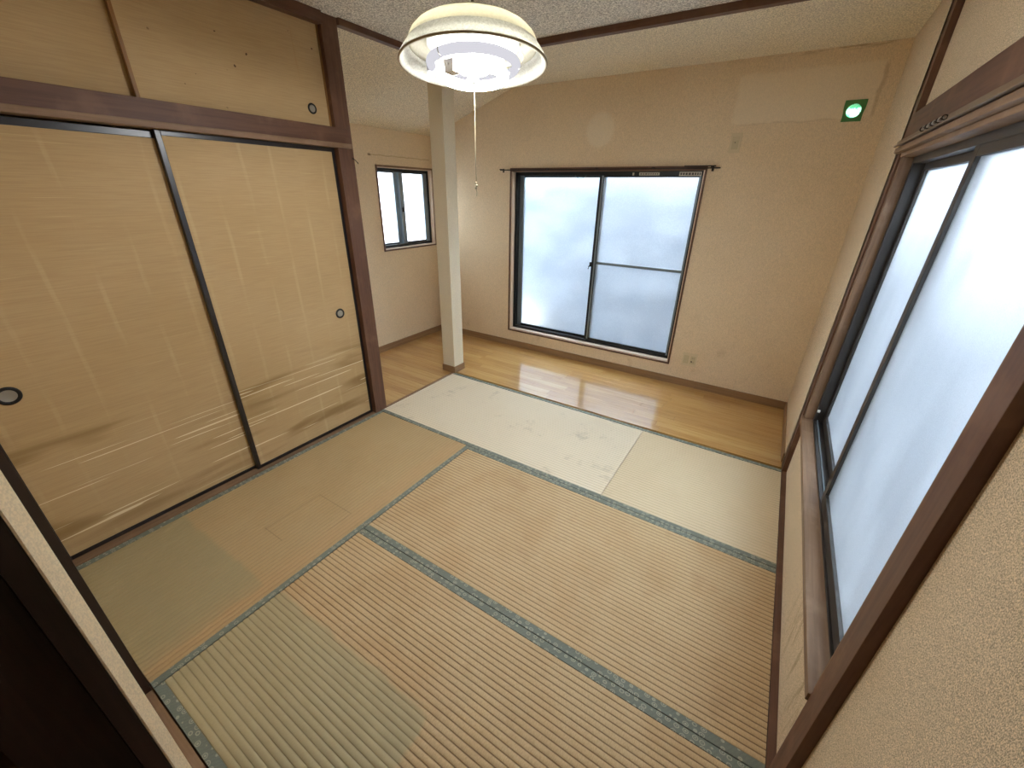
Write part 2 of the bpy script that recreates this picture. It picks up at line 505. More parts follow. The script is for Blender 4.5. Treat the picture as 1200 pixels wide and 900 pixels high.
def baseboard(name, b, label, mat):
    return trim(name, mat, b, label, 'baseboard', 0.002)
baseboard('baseboard_back', (XA, XR, YB - 0.009, YB, 0.0, 0.066), 'brown baseboard under the large frosted window', M['base'])
baseboard('baseboard_alcove', (XA, XA + 0.009, 0.035, YB - 0.009, 0.0, 0.066), 'brown baseboard under the small alcove window', M['base_y'])
baseboard('baseboard_right', (XR - 0.009, XR, 0.975, YB - 0.009, 0.0, 0.066), 'short brown baseboard beside the dark post', M['base_y'])
baseboard('baseboard_alcove_end', (XA + 0.009, -0.10, 0.035, 0.044, 0.0, 0.066), 'brown baseboard behind the corner post', M['base'])

# white pillar where the alcove meets the boards
pil = thing('pillar', (-0.058, 0.945, 0), 'white papered square pillar standing on the floorboards', 'pillar', kind='structure')
box('shaft', M['post_white'], (-0.067, 0.067, -0.066, 0.066, 0.0, 2.37), pil, bev=0.003)
for q in ((-0.074, 0.074, -0.073, -0.066), (-0.074, 0.074, 0.066, 0.073)):
    box('plinth', M['base'], (*q, 0.0, 0.062), pil, bev=0.001)
for q in ((-0.074, -0.067, -0.066, 0.066), (0.067, 0.074, -0.066, 0.066)):
    box('plinth', M['base_y'], (*q, 0.0, 0.062), pil, bev=0.001)

# ---------------------------------------------------------------- tatami mats
def mat_tatami(name, along, origin, worn, pitch):
    """along = axis of the ribs; worn = amount of the greenish unfaded patch"""
    t = NT(name)
    x, y, z = t.xyz()
    sc = (3, 240, 3) if along == 'y' else (240, 3, 3)
    # single rushes lie across the ribs
    rush = t.noise(t.mapped((90, 340, 1) if along == 'y' else (340, 90, 1)), 1.0, 2.0, 0.6)
    big = t.noise(t.coord(), 3.2, 4.0, 0.6)
    blot = t.noise(t.coord(), 11.0, 3.0, 0.6)
    c = t.mix(t.fr(big, 0.35, 0.68), lin(206, 180, 138), lin(198, 168, 124))
    c = t.mix(t.fr(blot, 0.52, 0.78, 0.0, 0.35), c, lin(178, 146, 104))
    c = t.mix(t.fr(rush, 0.35, 0.7, 0.0, 0.35), c, lin(160, 132, 90))
    # shade in the valleys between the ribs, painted into the colour
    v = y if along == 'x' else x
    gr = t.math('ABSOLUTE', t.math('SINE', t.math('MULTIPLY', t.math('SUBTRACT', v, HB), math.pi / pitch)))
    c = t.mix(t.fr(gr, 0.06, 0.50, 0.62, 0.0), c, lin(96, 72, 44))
    # greenish rectangle where a cupboard kept the light off the rush
    wob = t.fr(t.noise(t.coord(), 9.0, 2.0), 0.3, 0.7, -0.012, 0.012, False)
    xx = t.math('ADD', t.math('ADD', x, origin[0]), wob)
    yy = t.math('ADD', t.math('ADD', y, origin[1]), wob)
    if worn == 'C':
        p = t.math('MULTIPLY', t.fr(xx, 1.70, 1.72, 1, 0), t.fr(yy, -1.31, -1.28, 1, 0))
        c = t.mix(t.math('MULTIPLY', p, 0.70), c, lin(170, 162, 126))
        e = t.math('MULTIPLY', t.band(yy, -1.31, -1.20, 0.05), t.fr(xx, 1.7, 1.8, 1, 0))
        c = t.mix(t.math('MULTIPLY', e, 0.12), c, lin(192, 148, 104))
    if worn == 'A':
        c = t.mix(0.65, c, lin(176, 150, 104))
        p = t.math('MULTIPLY', t.fr(yy, -1.34, -1.31, 1, 0), t.fr(xx, 0.76, 0.79, 1, 0))
        c = t.mix(t.math('MULTIPLY', p, 0.7), c, lin(160, 148, 110))
        p2 = t.fr(xx, 0.68, 0.8)
        c = t.mix(t.math('MULTIPLY', p2, 0.3), c, lin(192, 152, 104))
        # faint outline of a small square stand
        for lo, hi, o0, o1, ax in ((0.468, 0.472, -1.14, -0.84, 0), (0.733, 0.737, -0.98, -0.84, 0),
                                   (-0.842, -0.838, 0.47, 0.735, 1), (-1.142, -1.138, 0.47, 0.62, 1)):
            u, v = (xx, yy) if ax == 0 else (yy, xx)
            u = t.math('SUBTRACT', u, wob)
            m = t.math('MULTIPLY', t.band(u, lo, hi, 0.002), t.band(v, o0, o1, 0.01))
            c = t.mix(t.math('MULTIPLY', m, 0.45), c, lin(110, 84, 48))
    if worn == 'F':
        c = t.mix(0.7, c, lin(236, 227, 204))
        sp = t.noise(t.coord(), 6.0, 4.0, 0.7)
        c = t.mix(t.fr(sp, 0.56, 0.74, 0.0, 0.45), c, lin(164, 152, 130))
    if worn == 'H':
        c = t.mix(0.6, c, lin(228, 214, 182))
    if worn == 'B':
        sp = t.noise(t.mapped((1.6, 2.2, 1)), 2.0, 3.0, 0.6)
        c = t.mix(t.fr(sp, 0.58, 0.72, 0.0, 0.35), c, lin(164, 132, 96))
    t.color(c)
    t.set(Roughness=0.62, Specular_IOR_Level=0.35)
    t.bump(rush, 0.35, 0.0008)
    return t.m

def mat_heri(along):
    t = NT('patterned_border_cloth_' + along)
    x, y, z = t.xyz()
    n = t.noise(t.coord(), 900.0, 1.0)
    u = x if along == 'x' else y
    vo = t.n('ShaderNodeTexVoronoi'); vo.inputs['Scale'].default_value = 48.0; vo.inputs['Randomness'].default_value = 0.45
    t.l(t.mapped((0.8, 1.0, 0) if along == 'x' else (1.0, 0.8, 0)), vo.inputs['Vector'])
    d = vo.outputs['Distance']
    flower = t.math('MAXIMUM', t.fr(d, 0.12, 0.18, 1, 0), t.band(d, 0.26, 0.36, 0.03))
    wv = t.n('ShaderNodeTexWave'); wv.inputs['Scale'].default_value = 30.0; wv.inputs['Distortion'].default_value = 6.0
    wv.inputs['Detail Scale'].default_value = 20.0
    t.l(t.mapped((1, 1, 1), (0, 0, 0.6)), wv.inputs['Vector'])
    vine = t.fr(wv.outputs['Fac'], 0.72, 0.9)
    c = t.mix(t.math('MULTIPLY', flower, 0.75), lin(116, 122, 110), lin(186, 184, 160))
    c = t.mix(t.math('MULTIPLY', vine, 0.35), c, lin(140, 146, 128))
    c = t.mix(t.fr(n, 0.4, 0.7, 0, 0.35), c, lin(84, 92, 84))
    t.color(c)
    t.set(Roughness=0.7)
    t.bump(n, 0.2, 0.0005)
    return t.m
M['heri_x'], M['heri_y'] = mat_heri('x'), mat_heri('y')

HB = 0.029
def tatami(b, along, label, worn, ends=True):
    """ribbed rush mat; borders along its long sides"""
    x0, x1, y0, y1 = b
    g = 0.0018
    x0 += g; x1 -= g; y0 += g; y1 -= g
    o = (x0, y0, -0.035)
    r = thing('tatami_mat', o, label, 'tatami mat')
    L, Wd = (x1 - x0, y1 - y0) if along == 'x' else (y1 - y0, x1 - x0)
    pitch = 0.0215
    w = Wd - 2 * HB
    n = round(w / pitch); pitch = w / n
    seg = 8
    bm = new_bm()
    prof = []
    for i in range(n * seg + 1):
        s = i / seg
        a = abs(math.sin(math.pi * s))
        prof.append((HB + i * pitch / seg, 0.035 - 0.0028 + 0.0028 * a ** 0.55))
    def P(u, v, z): return (u, v, z) if along == 'x' else (v, u, z)
    A = [bm.verts.new(P(0, v, z)) for v, z in prof]
    B = [bm.verts.new(P(L, v, z)) for v, z in prof]
    for i in range(len(prof) - 1): bm.faces.new((A[i], B[i], B[i + 1], A[i + 1]))
    a0, a1 = bm.verts.new(P(0, HB, 0)), bm.verts.new(P(0, Wd - HB, 0))
    b0, b1 = bm.verts.new(P(L, HB, 0)), bm.verts.new(P(L, Wd - HB, 0))
    bm.faces.new([a0] + A + [a1]); bm.faces.new([b0] + B + [b1])
    bm.faces.new((a0, b0, B[0], A[0])); bm.faces.new((a1, b1, B[-1], A[-1])); bm.faces.new((a0, a1, b1, b0))
    bmesh.ops.recalc_face_normals(bm, faces=bm.faces[:])
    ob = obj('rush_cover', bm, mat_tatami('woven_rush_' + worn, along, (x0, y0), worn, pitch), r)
    for v0, v1 in ((0, HB), (Wd - HB, Wd)):
        bm = new_bm()
        if along == 'x': bx(bm, 0, L, v0, v1, 0, 0.0356, bev=0.0008)
        else: bx(bm, v0, v1, 0, L, 0, 0.0356, bev=0.0008)
        obj('border', bm, M['heri_' + along], r)['label'] = 'grey green patterned cloth border'
    return r

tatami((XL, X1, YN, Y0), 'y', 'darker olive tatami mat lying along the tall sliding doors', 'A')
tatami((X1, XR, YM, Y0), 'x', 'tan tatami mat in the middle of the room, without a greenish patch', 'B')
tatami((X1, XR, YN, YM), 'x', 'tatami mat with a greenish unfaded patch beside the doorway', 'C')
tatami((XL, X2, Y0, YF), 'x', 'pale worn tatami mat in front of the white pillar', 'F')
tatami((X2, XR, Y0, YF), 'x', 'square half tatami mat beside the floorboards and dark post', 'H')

# ---------------------------------------------------------------- sliding closet doors
def mat_fusuma(name, seed, small=False):
    t = NT(name)
    x, y, z = t.xyz()
    loc = (seed * 3.7, seed * 5.1, seed * 2.3)
    grain = t.noise(t.mapped((1, 5, 170), loc=loc), 1.5, 3.0, 0.6)
    thread = t.noise(t.mapped((1, 3.2, 210), loc=loc), 1.0, 2.0, 0.5)
    big = t.noise(t.mapped((1, 1, 1), loc=loc), 1.4, 3.0, 0.5)
    c = t.mix(t.fr(big, 0.3, 0.7), lin(196, 168, 124), lin(186, 157, 111))
    c = t.mix(t.fr(grain, 0.35, 0.7, 0, 0.30), c, lin(160, 130, 88))
    if not small:
        # pale threads
        th = t.math('MULTIPLY', t.fr(thread, 0.66, 0.74), t.fr(t.noise(t.mapped((1, 1.8, 3), loc=loc), 2.0), 0.42, 0.62))
        c = t.mix(t.math('MULTIPLY', th, 0.40), c, lin(222, 198, 150))
        # upright pale traces of the inner lattice
        wob = t.fr(t.noise(t.coord(), 2.0, 1.0), 0.3, 0.7, -0.006, 0.006, False)
        s = t.math('SINE', t.math('MULTIPLY', t.math('ADD', y, wob), 2 * math.pi / 0.148))
        up = t.math('MULTIPLY', t.fr(s, 0.90, 1.0), t.fr(t.noise(t.mapped((1, 5, 1.2), loc=loc), 3.0), 0.38, 0.7))
        c = t.mix(t.math('MULTIPLY', up, 0.20), c, lin(224, 202, 158))
        # broad ink-wash bands near the bottom, sloping a little
        zz = t.math('ADD', z, t.math('MULTIPLY', y, 0.06))
        wash = t.noise(t.mapped((1, 1.1, 9.0), (0.06, 0, 0), loc), 1.0, 2.0, 0.5, 0.3)
        m = t.math('MULTIPLY', t.fr(wash, 0.50, 0.66), t.band(zz, 0.08, 0.62, 0.08))
        c = t.mix(t.math('MULTIPLY', m, 0.72), c, lin(134, 104, 56))
        # fine silver brush lines
        brush = t.noise(t.mapped((1, 1.9, 95.0), loc=loc), 1.0, 0.0, 0.5)
        b2 = t.math('MULTIPLY', t.fr(brush, 0.715, 0.745), t.band(z, 0.05, 0.52, 0.04))
        c = t.mix(t.math('MULTIPLY', b2, 0.8), c, lin(240, 224, 184))
    else:
        sp = t.noise(t.coord(), 34.0, 1.0, 0.5)
        m = t.math('MULTIPLY', t.fr(sp, 0.755, 0.775), t.fr(t.noise(t.coord(), 2.0), 0.45, 0.55))
        c = t.mix(t.math('MULTIPLY', m, 0.85), c, lin(70, 42, 26))
        st = t.noise(t.mapped((1, 18, 1.0), loc=loc), 1.2, 4.0, 0.65)
        c = t.mix(t.math('MULTIPLY', t.fr(st, 0.62, 0.76), 0.35), c, lin(172, 126, 66))
    t.color(c)
    t.set(Roughness=0.7, Specular_IOR_Level=0.3)
    t.bump(grain, 0.12, 0.0005)
    return t.m

def sliding_door(name, xf, y0, y1, z0, z1, stile, rail, pull_y, pull_z, pr, label, seed, small=False, frame=None):
    o = (xf, y0, z0)
    r = thing(name, o, label, 'sliding door')
    Wd, H, D = y1 - y0, z1 - z0, 0.022
    fm = frame or M['black_lacquer']
    paper = box('paper_panel', mat_fusuma('brushed_paper_%d' % seed, seed, small), (-D + 0.002, -0.003, stile[0], Wd - stile[1], rail[0], H - rail[1]), r)
    if stile[0]: box('stile', fm, (-D, 0.0, 0, stile[0], 0, H), r, bev=0.002)
    if stile[1]: box('stile', fm, (-D, 0.0, Wd - stile[1], Wd, 0, H), r, bev=0.002)
    if rail[0]: box('rail', fm, (-D, -0.0005, stile[0], Wd - stile[1], 0, rail[0]), r, bev=0.002)
    if rail[1]: box('rail', fm, (-D, -0.0005, stile[0], Wd - stile[1], H - rail[1], H), r, bev=0.002)
    if pr:
        bm = new_bm()
        torus(bm, pr, pr * 0.22, (-0.002, pull_y - y0, pull_z - z0), 'x', 40, 10)
        p = obj('door_pull', bm, M['gasket'], r, smooth=True)
        p['label'] = 'round finger pull with black rim'
        bm = new_bm()
        lathe(bm, [(pr * 0.92, -0.0025), (pr * 0.9, 0.0005), (pr * 0.72, -0.0012), (pr * 0.0001, -0.0016)], 40, (0, pull_y - y0, pull_z - z0), 'x')
        obj('cup', bm, M['steel'], p, smooth=True)['label'] = 'dull silver dished cup'
    return r

sliding_door('sliding_door', -0.058, -1.738, -0.880, 0.002, 1.745, (0.018, 0.020), (0.020, 0.026), -1.640, 0.800, 0.030,
             'tall closet door running behind its neighbour, pull far from the corner post', 1)
sliding_door('sliding_door', -0.033, -0.908, -0.044, 0.002, 1.752, (0.022, 0.018), (0.020, 0.022), -0.182, 0.800, 0.026,
             'tall closet door in front, beside the dark corner post', 2)
sliding_door('cabinet_door', -0.046, -1.738, -0.915, 1.853, 2.315, (0, 0.012), (0.004, 0), 0, 0, 0,
             'stained upper closet door without a visible pull', 3, True, M['goldwood'])
sliding_door('cabinet_door', -0.022, -0.936, -0.042, 1.853, 2.315, (0.014, 0.012), (0.004, 0), -0.150, 1.928, 0.021,
             'upper closet door with a small ring pull near the corner post', 4, True, M['goldwood'])

# doorway door, slid open: only its cream edge shows
dd = thing('sliding_door', (0.42, -1.7965, 0.0), 'cream edged door slid open beside the black door post', 'sliding door')
M['door_edge'] = mat_wallpaper('cream_paint_worn', lin(240, 218, 180), lin(226, 196, 150), grain=0.12)
box('leaf', M['door_edge'], (0, 0.839, 0.0, 0.028, 0.004, 1.80), dd, bev=0.001)
bm = new_bm()
pts = [(0.838, 0.0005), (0.856, 0.0005), (0.857, 0.004), (0.843, 0.0275), (0.838, 0.0275)]
lo = [bm.verts.new((x, y, 0.004)) for x, y in pts]
hi = [bm.verts.new((x, y, 1.80)) for x, y in pts]
bm.faces.new(lo[::-1]); bm.faces.new(hi)
for i in range(5): bm.faces.new((lo[i], lo[(i + 1) % 5], hi[(i + 1) % 5], hi[i]))
bmesh.ops.recalc_face_normals(bm, faces=bm.faces[:])
obj('edge_strip', bm, M['door_edge'], dd)

# ---------------------------------------------------------------- windows
def window_pane(parent, b, mat, name='pane'):
    return box(name, mat, b, parent)

# --- large back window (normal along y)
w1 = thing('window_1', (0.85, YB, 0.18), 'large two panel frosted window in the back wall', 'window', kind='structure')
o1 = w1.location.copy()
def w1b(name, mat, b, parent=None, bev=0.0015):
    return box(name, mat, local(b, o1), parent or w1, bev=bev)
CX0, CX1, CZ0, CZ1 = -0.008, 1.704, 0.173, 1.736
CT = 0.013
# timber casing: a thin dark edge outside, pale reveal inside
w1b('casing', M['wood_z'], (CX0, CX0 + CT, YB - 0.010, YB + 0.01, CZ0, CZ1))
w1b('casing', M['wood_z'], (CX1 - CT, CX1, YB - 0.010, YB + 0.01, CZ0, CZ1))
w1b('casing', M['wood_x'], (CX0 + CT, CX1 - CT, YB - 0.010, YB + 0.01, CZ1 - 0.026, CZ1))
w1b('casing', M['wood_x'], (CX0 + CT, CX1 - CT, YB - 0.010, YB + 0.01, CZ0, CZ0 + CT))
w1b('reveal', M['reveal'], (CX0 + 0.004, CX0 + CT + 0.010, YB + 0.002, YB + 0.07, CZ0, CZ1))
w1b('reveal', M['reveal'], (CX1 - CT - 0.010, CX1 - 0.004, YB + 0.002, YB + 0.07, CZ0, CZ1))
w1b('reveal', M['brown_x'], (CX0 + CT, CX1 - CT, YB + 0.002, YB + 0.07, CZ1 - 0.03, CZ1 - 0.004))
w1b('sill', M['sill_pale'], (CX0 + CT, CX1 - CT, YB + 0.002, YB + 0.07, CZ0 + 0.002, CZ0 + 0.026))
FX0, FX1, FZ0, FZ1 = CX0 + 0.022, CX1 - 0.022, CZ0 + 0.026, CZ1 - 0.030
fy0, fy1 = YB + 0.055, YB + 0.135
w1b('frame', M['alu_black'], (FX0, FX0 + 0.026, fy0, fy1, FZ0, FZ1))
w1b('frame', M['alu_black'], (FX1 - 0.020, FX1, fy0, fy1, FZ0, FZ1))
w1b('frame', M['alu_black'], (FX0, FX1, fy0, fy1, FZ1 - 0.028, FZ1))
w1b('frame', M['alu_black'], (FX0, FX1, fy0, fy1, FZ0, FZ0 + 0.024))
def sash1(x0, x1, y0, y1, z0, z1, sl, sr, rb, rt, mats, mid=None):
    s = w1b('sash', mats[0], (x0, x0 + sl, y0, y1, z0, z1))
    w1b('stile', mats[1], (x1 - sr, x1, y0, y1, z0, z1), s)
    w1b('rail', mats[2], (x0 + sl, x1 - sr, y0, y1, z0, z0 + rb), s)
    w1b('rail', mats[2], (x0 + sl, x1 - sr, y0, y1, z1 - rt, z1), s)
    if mid: w1b('rail', M['alu_grey'], (x0 + sl, x1 - sr, y0 - 0.002, y1, mid - 0.011, mid + 0.011), s)
    ym = (y0 + y1) / 2
    p = box('pane', M['glass_back'], local((x0 + sl - 0.004, x1 - sr + 0.004, ym - 0.002, ym + 0.002, z0 + rb - 0.004, z1 - rt + 0.004), o1), s)
    p['label'] = 'frosted glass pane'
    return s
AG, AB, AD = M['alu_grey'], M['alu_black'], M['alu_dark']
sa = sash1(FX0 + 0.020, 0.900, YB + 0.100, YB + 0.128, FZ0 + 0.020, FZ1 - 0.020, 0.052, 0.045, 0.022, 0.022, (AG, AG, AB))
sb = sash1(0.852, FX1 - 0.006, YB + 0.064, YB + 0.092, FZ0 + 0.020, FZ1 - 0.020, 0.040, 0.030, 0.022, 0.022, (AB, AG, AB), 0.962)
w1b('stile_face', M['alu_grey'], (0.872, 0.888, YB + 0.062, YB + 0.066, FZ0 + 0.03, FZ1 - 0.03), sb)
bm = new_bm()
bx(bm, 0.838, 0.862, YB + 0.050, YB + 0.066, 0.925, 0.965, bev=0.004)
tube(bm, [(0.850, YB + 0.056, 0.945), (0.838, YB + 0.044, 0.925), (0.834, YB + 0.042, 0.905)], 0.006)
for v in bm.verts: v.co -= o1
obj('crescent_lock', bm, M['gasket'], w1)['label'] = 'small black sash lock'

bm = new_bm(); torus(bm, 0.068, 0.0016, (0.66, YB + 0.098, 1.722), 'y', 48, 6)
for v in bm.verts: v.co -= o1
obj('wire_loop', bm, M['alu_grey'], w1)['label'] = 'thin wire loop hanging before the pane'

# print labels stuck on the head of the frame
for x0, x1, z0, z1 in ((1.135, 1.148, 1.676, 1.696), (1.19, 1.35, 1.676, 1.697), (1.50, 1.66, 1.672, 1.700)):
    s = w1b('sticker', M['sticker'], (x0, x1, fy0 - 0.0035, fy0, z0, z1), bev=0)
    k = 0
    xx = x0 + 0.008
    while xx < x1 - 0.012:
        wd = 0.008 + 0.010 * random.random()
        if x1 - x0 > 0.05:
            box('print', M['ink'], local((xx, min(xx + wd, x1 - 0.005), fy0 - 0.0041, fy0 - 0.0035, z0 + 0.006, z1 - 0.006), o1), s)
        xx += wd + 0.006

# curtain rail over the back window
cr = thing('curtain_rail', (0.85, YB, 1.722), 'thin dark curtain rail over the large frosted window', 'curtain rail')
oc = cr.location.copy()
bm = new_bm(); bx(bm, -0.10, 1.795, YB - 0.042, YB - 0.032, 1.716, 1.724, bev=0.001)
for v in bm.verts: v.co -= oc
obj('rod', bm, M['dark'], cr)
bm = new_bm(); bx(bm, 1.55, 1.765, YB - 0.060, YB - 0.050, 1.728, 1.736, bev=0.001)
for v in bm.verts: v.co -= oc
obj('rod', bm, M['dark'], cr)
for x in (-0.085, 0.4, 0.86, 1.32, 1.74):
    bm = new_bm(); bx(bm, x - 0.006, x + 0.006, YB - 0.062, YB + 0.001, 1.722, 1.728)
    bx(bm, x - 0.008, x + 0.008, YB - 0.003, YB + 0.001, 1.700 if x < 0 or x > 1.7 else 1.716, 1.732)
    for v in bm.verts: v.co -= oc
    obj('bracket', bm, M['dark'], cr)

# --- small alcove window (normal along x)
w2 = thing('window_2', (XA, 1.418, 0.99), 'small two panel frosted window high on the alcove wall', 'window', kind='structure')
o2 = w2.location.copy()
def w2b(name, mat, b, parent=None, bev=0.0015):
    return box(name, mat, local(b, o2), parent or w2, bev=bev)
CY0, CY1, CZ0s, CZ1s = 1.046, 1.792, 0.988, 1.740
w2b('casing', M['wood_z'], (XA - 0.01, XA + 0.010, CY0, CY0 + 0.013, CZ0s, CZ1s))
w2b('casing', M['brown_z'], (XA - 0.01, XA + 0.010, CY1 - 0.013, CY1, CZ0s, CZ1s))
w2b('casing', M['brown_y'], (XA - 0.01, XA + 0.010, CY0 + 0.013, CY1 - 0.013, CZ1s - 0.016, CZ1s))
w2b('casing', M['wood_y'], (XA - 0.01, XA + 0.010, CY0 + 0.013, CY1 - 0.013, CZ0s, CZ0s + 0.013))
w2b('reveal', M['reveal'], (XA - 0.06, XA - 0.002, CY0 + 0.004, CY0 + 0.020, CZ0s, CZ1s))
w2b('reveal', M['reveal'], (XA - 0.06, XA - 0.002, CY1 - 0.020, CY1 - 0.004, CZ0s, CZ1s))
w2b('reveal', M['reveal'], (XA - 0.06, XA - 0.002, CY0 + 0.02, CY1 - 0.02, CZ1s - 0.022, CZ1s - 0.004))
w2b('sill', M['sill_pale'], (XA - 0.06, XA - 0.002, CY0 + 0.02, CY1 - 0.02, CZ0s + 0.002, CZ0s + 0.022))
gx0, gx1 = XA - 0.115, XA - 0.045
w2b('frame', AB, (gx0, gx1, CY0 + 0.02, CY0 + 0.032, CZ0s + 0.02, CZ1s - 0.02))
w2b('frame', AB, (gx0, gx1, CY1 - 0.034, CY1 - 0.02, CZ0s + 0.02, CZ1s - 0.02))
w2b('frame', AB, (gx0, gx1, CY0 + 0.03, CY1 - 0.03, CZ1s - 0.048, CZ1s - 0.02))
w2b('frame', AB, (gx0, gx1, CY0 + 0.03, CY1 - 0.03, CZ0s + 0.02, CZ0s + 0.046))
def sash2(y0, y1, x0, x1, sl, sr):
    z0, z1 = CZ0s + 0.042, CZ1s - 0.044
    s = w2b('sash', AG, (x0, x1, y0, y0 + sl, z0, z1))
    w2b('stile', AG, (x0, x1, y1 - sr, y1, z0, z1), s)
    w2b('rail', AB, (x0, x1, y0 + sl, y1 - sr, z0, z0 + 0.020), s)
    w2b('rail', AB, (x0, x1, y0 + sl, y1 - sr, z1 - 0.014, z1), s)
    xm = (x0 + x1) / 2
    box('pane', M['glass_small'], local((xm - 0.002, xm + 0.002, y0 + sl - 0.004, y1 - sr + 0.004, z0 + 0.016, z1 - 0.010), o2), s)['label'] = 'frosted glass pane'
    return s
sash2(1.066, 1.388, XA - 0.105, XA - 0.084, 0.016, 0.060)
s2 = sash2(1.372, CY1 - 0.030, XA - 0.078, XA - 0.056, 0.050, 0.062)
bm = new_bm()
bx(bm, XA - 0.057, XA - 0.044, 1.378, 1.398, 1.335, 1.375, bev=0.003)
tube(bm, [(XA - 0.048, 1.388, 1.355), (XA - 0.036, 1.380, 1.372), (XA - 0.034, 1.378, 1.385)], 0.005)
for v in bm.verts: v.co -= o2
obj('crescent_lock', bm, M['gasket'], w2)['label'] = 'small black sash lock'

# --- wide right window (normal along x)
w3 = thing('window_3', (2.66, 0.0, 0.40), 'wide frosted window between two dark posts', 'window', kind='structure')
o3 = w3.location.copy()
def w3b(name, mat, b, parent=None, bev=0.0015):
    return box(name, mat, local(b, o3), parent or w3, bev=bev)
w3b('sill', M['brown_y'], (2.634, 2.700, -0.86, 0.865, 0.374, 0.402), bev=0.003)
w3b('reveal', M['brown_z'], (2.648, 2.700, 0.832, 0.866, 0.402, 1.742))
w3b('reveal', M['brown_z'], (2.648, 2.700, -0.862, -0.835, 0.402, 1.742))
w3b('head', M['brown_y'], (2.618, 2.700, -0.86, 0.865, 1.722, 1.742), bev=0.003)
w3b('head_stop', M['brown_y'], (2.640, 2.700, -0.86, 0.832, 1.706, 1.722), bev=0.002)
rx0, rx1 = 2.688, 2.775
w3b('frame', AD, (rx0, rx1, 0.800, 0.832, 0.402, 1.71))
w3b('frame', AD, (rx0, rx1, -0.835, -0.805, 0.402, 1.71))
w3b('frame', AD, (rx0, rx1, -0.81, 0.805, 1.680, 1.708))
w3b('frame', AD, (rx0, rx1, -0.81, 0.805, 0.400, 0.412))
w3b('track', AG, (2.703, 2.707, -0.80, 0.80, 0.412, 0.420), bev=0)
w3b('track', AG, (2.739, 2.743, -0.80, 0.80, 0.412, 0.420), bev=0)
def sash3(y0, y1, x0, x1):
    z0, z1 = 0.416, 1.688
    s = w3b('sash', AD, (x0, x1, y0, y0 + 0.030, z0, z1))
    w3b('stile', AD, (x0, x1, y1 - 0.040, y1, z0, z1), s)
    w3b('rail', AD, (x0, x1, y0 + 0.03, y1 - 0.04, z0, z0 + 0.046), s)
    w3b('rail', AD, (x0, x1, y0 + 0.03, y1 - 0.04, z1 - 0.036, z1), s)
    xm = (x0 + x1) / 2
    box('pane', M['glass_right'], local((xm - 0.002, xm + 0.002, y0 + 0.026, y1 - 0.036, z0 + 0.042, z1 - 0.032), o3), s)['label'] = 'frosted glass pane'
    return s
sash3(-0.022, 0.803, 2.728, 2.754)
sash3(-0.805, 0.030, 2.692, 2.718)
w3b('catch', M['white_plastic'], (2.688, 2.700, 0.785, 0.800, 0.470, 0.482))

# curtain rail on the right window
cr2 = thing('curtain_rail', (2.61, 0.0, 1.75), 'brown curtain rail with runners under the beam of the wide window', 'curtain rail')
o4 = cr2.location.copy()
def c2b(name, mat, b, bev=0.001):
    return box(name, mat, local(b, o4), cr2, bev=bev)
c2b('rail', M['alu_bronze'], (2.612, 2.632, -0.858, 0.820, 1.747, 1.764), bev=0.002)
c2b('rail', M['alu_bronze'], (2.603, 2.612, -0.858, 0.815, 1.742, 1.747), bev=0.001)
for i in range(9):
    yy = 0.06 + i * 0.033 + random.uniform(-0.006, 0.006)
    bm = new_bm()
    torus(bm, 0.006, 0.0018, (2.606, yy, 1.757), 'y', 14, 6)
    for v in bm.verts: v.co -= o4
    obj('runner', bm, M['steel'] if i % 2 else M['dark'], cr2, smooth=True)

# ---------------------------------------------------------------- wall fittings
pl = thing('blank_plate', (1.852, YB, 1.874), 'ivory blank wall plate above the curtain rail end', 'wall plate')
box('plate', M['plate'], (-0.035, 0.035, -0.008, 0.0, -0.060, 0.060), pl, bev=0.003)
box('insert', M['plate_d'], (-0.021, 0.021, -0.0095, -0.008, -0.040, 0.040), pl, bev=0.001)
for i in range(3): box('slat', M['plate'], (-0.019, 0.019, -0.0115, -0.0095, 0.016 + i * 0.009, 0.020 + i * 0.009), pl)
bm = new_bm(); lathe(bm, [(0.0032, 0.001), (0.0032, -0.002), (0.0001, -0.002)], 12, (-0.002, -0.0095, 0.002), 'y'); obj('hole', bm, M['dark'], pl)

ou = thing('wall_outlet', (1.864, YB, 0.252), 'ivory double wall outlet low beside the large window', 'outlet')
box('plate', M['plate'], (-0.060, 0.060, -0.008, 0.0, -0.058, 0.058), ou, bev=0.003)
for x in (-0.027, 0.027):
    s = box('socket', M['plate_d'], (x - 0.021, x + 0.021, -0.0095, -0.008, -0.036, 0.036), ou, bev=0.001)
    for zz in (0.017, -0.017):
        for dx in (-0.006, 0.006):
            box('slot', M['dark'] if x > 0 else M['plate'], (x + dx - 0.0011, x + dx + 0.0011, -0.0098, -0.0094, zz - 0.005, zz + 0.005), s)
bm = new_bm(); lathe(bm, [(0.006, 0.0), (0.006, -0.0015), (0.0001, -0.0015)], 16, (0.018, -0.0095, -0.014), 'y'); obj('jack', bm, M['dark'], ou)

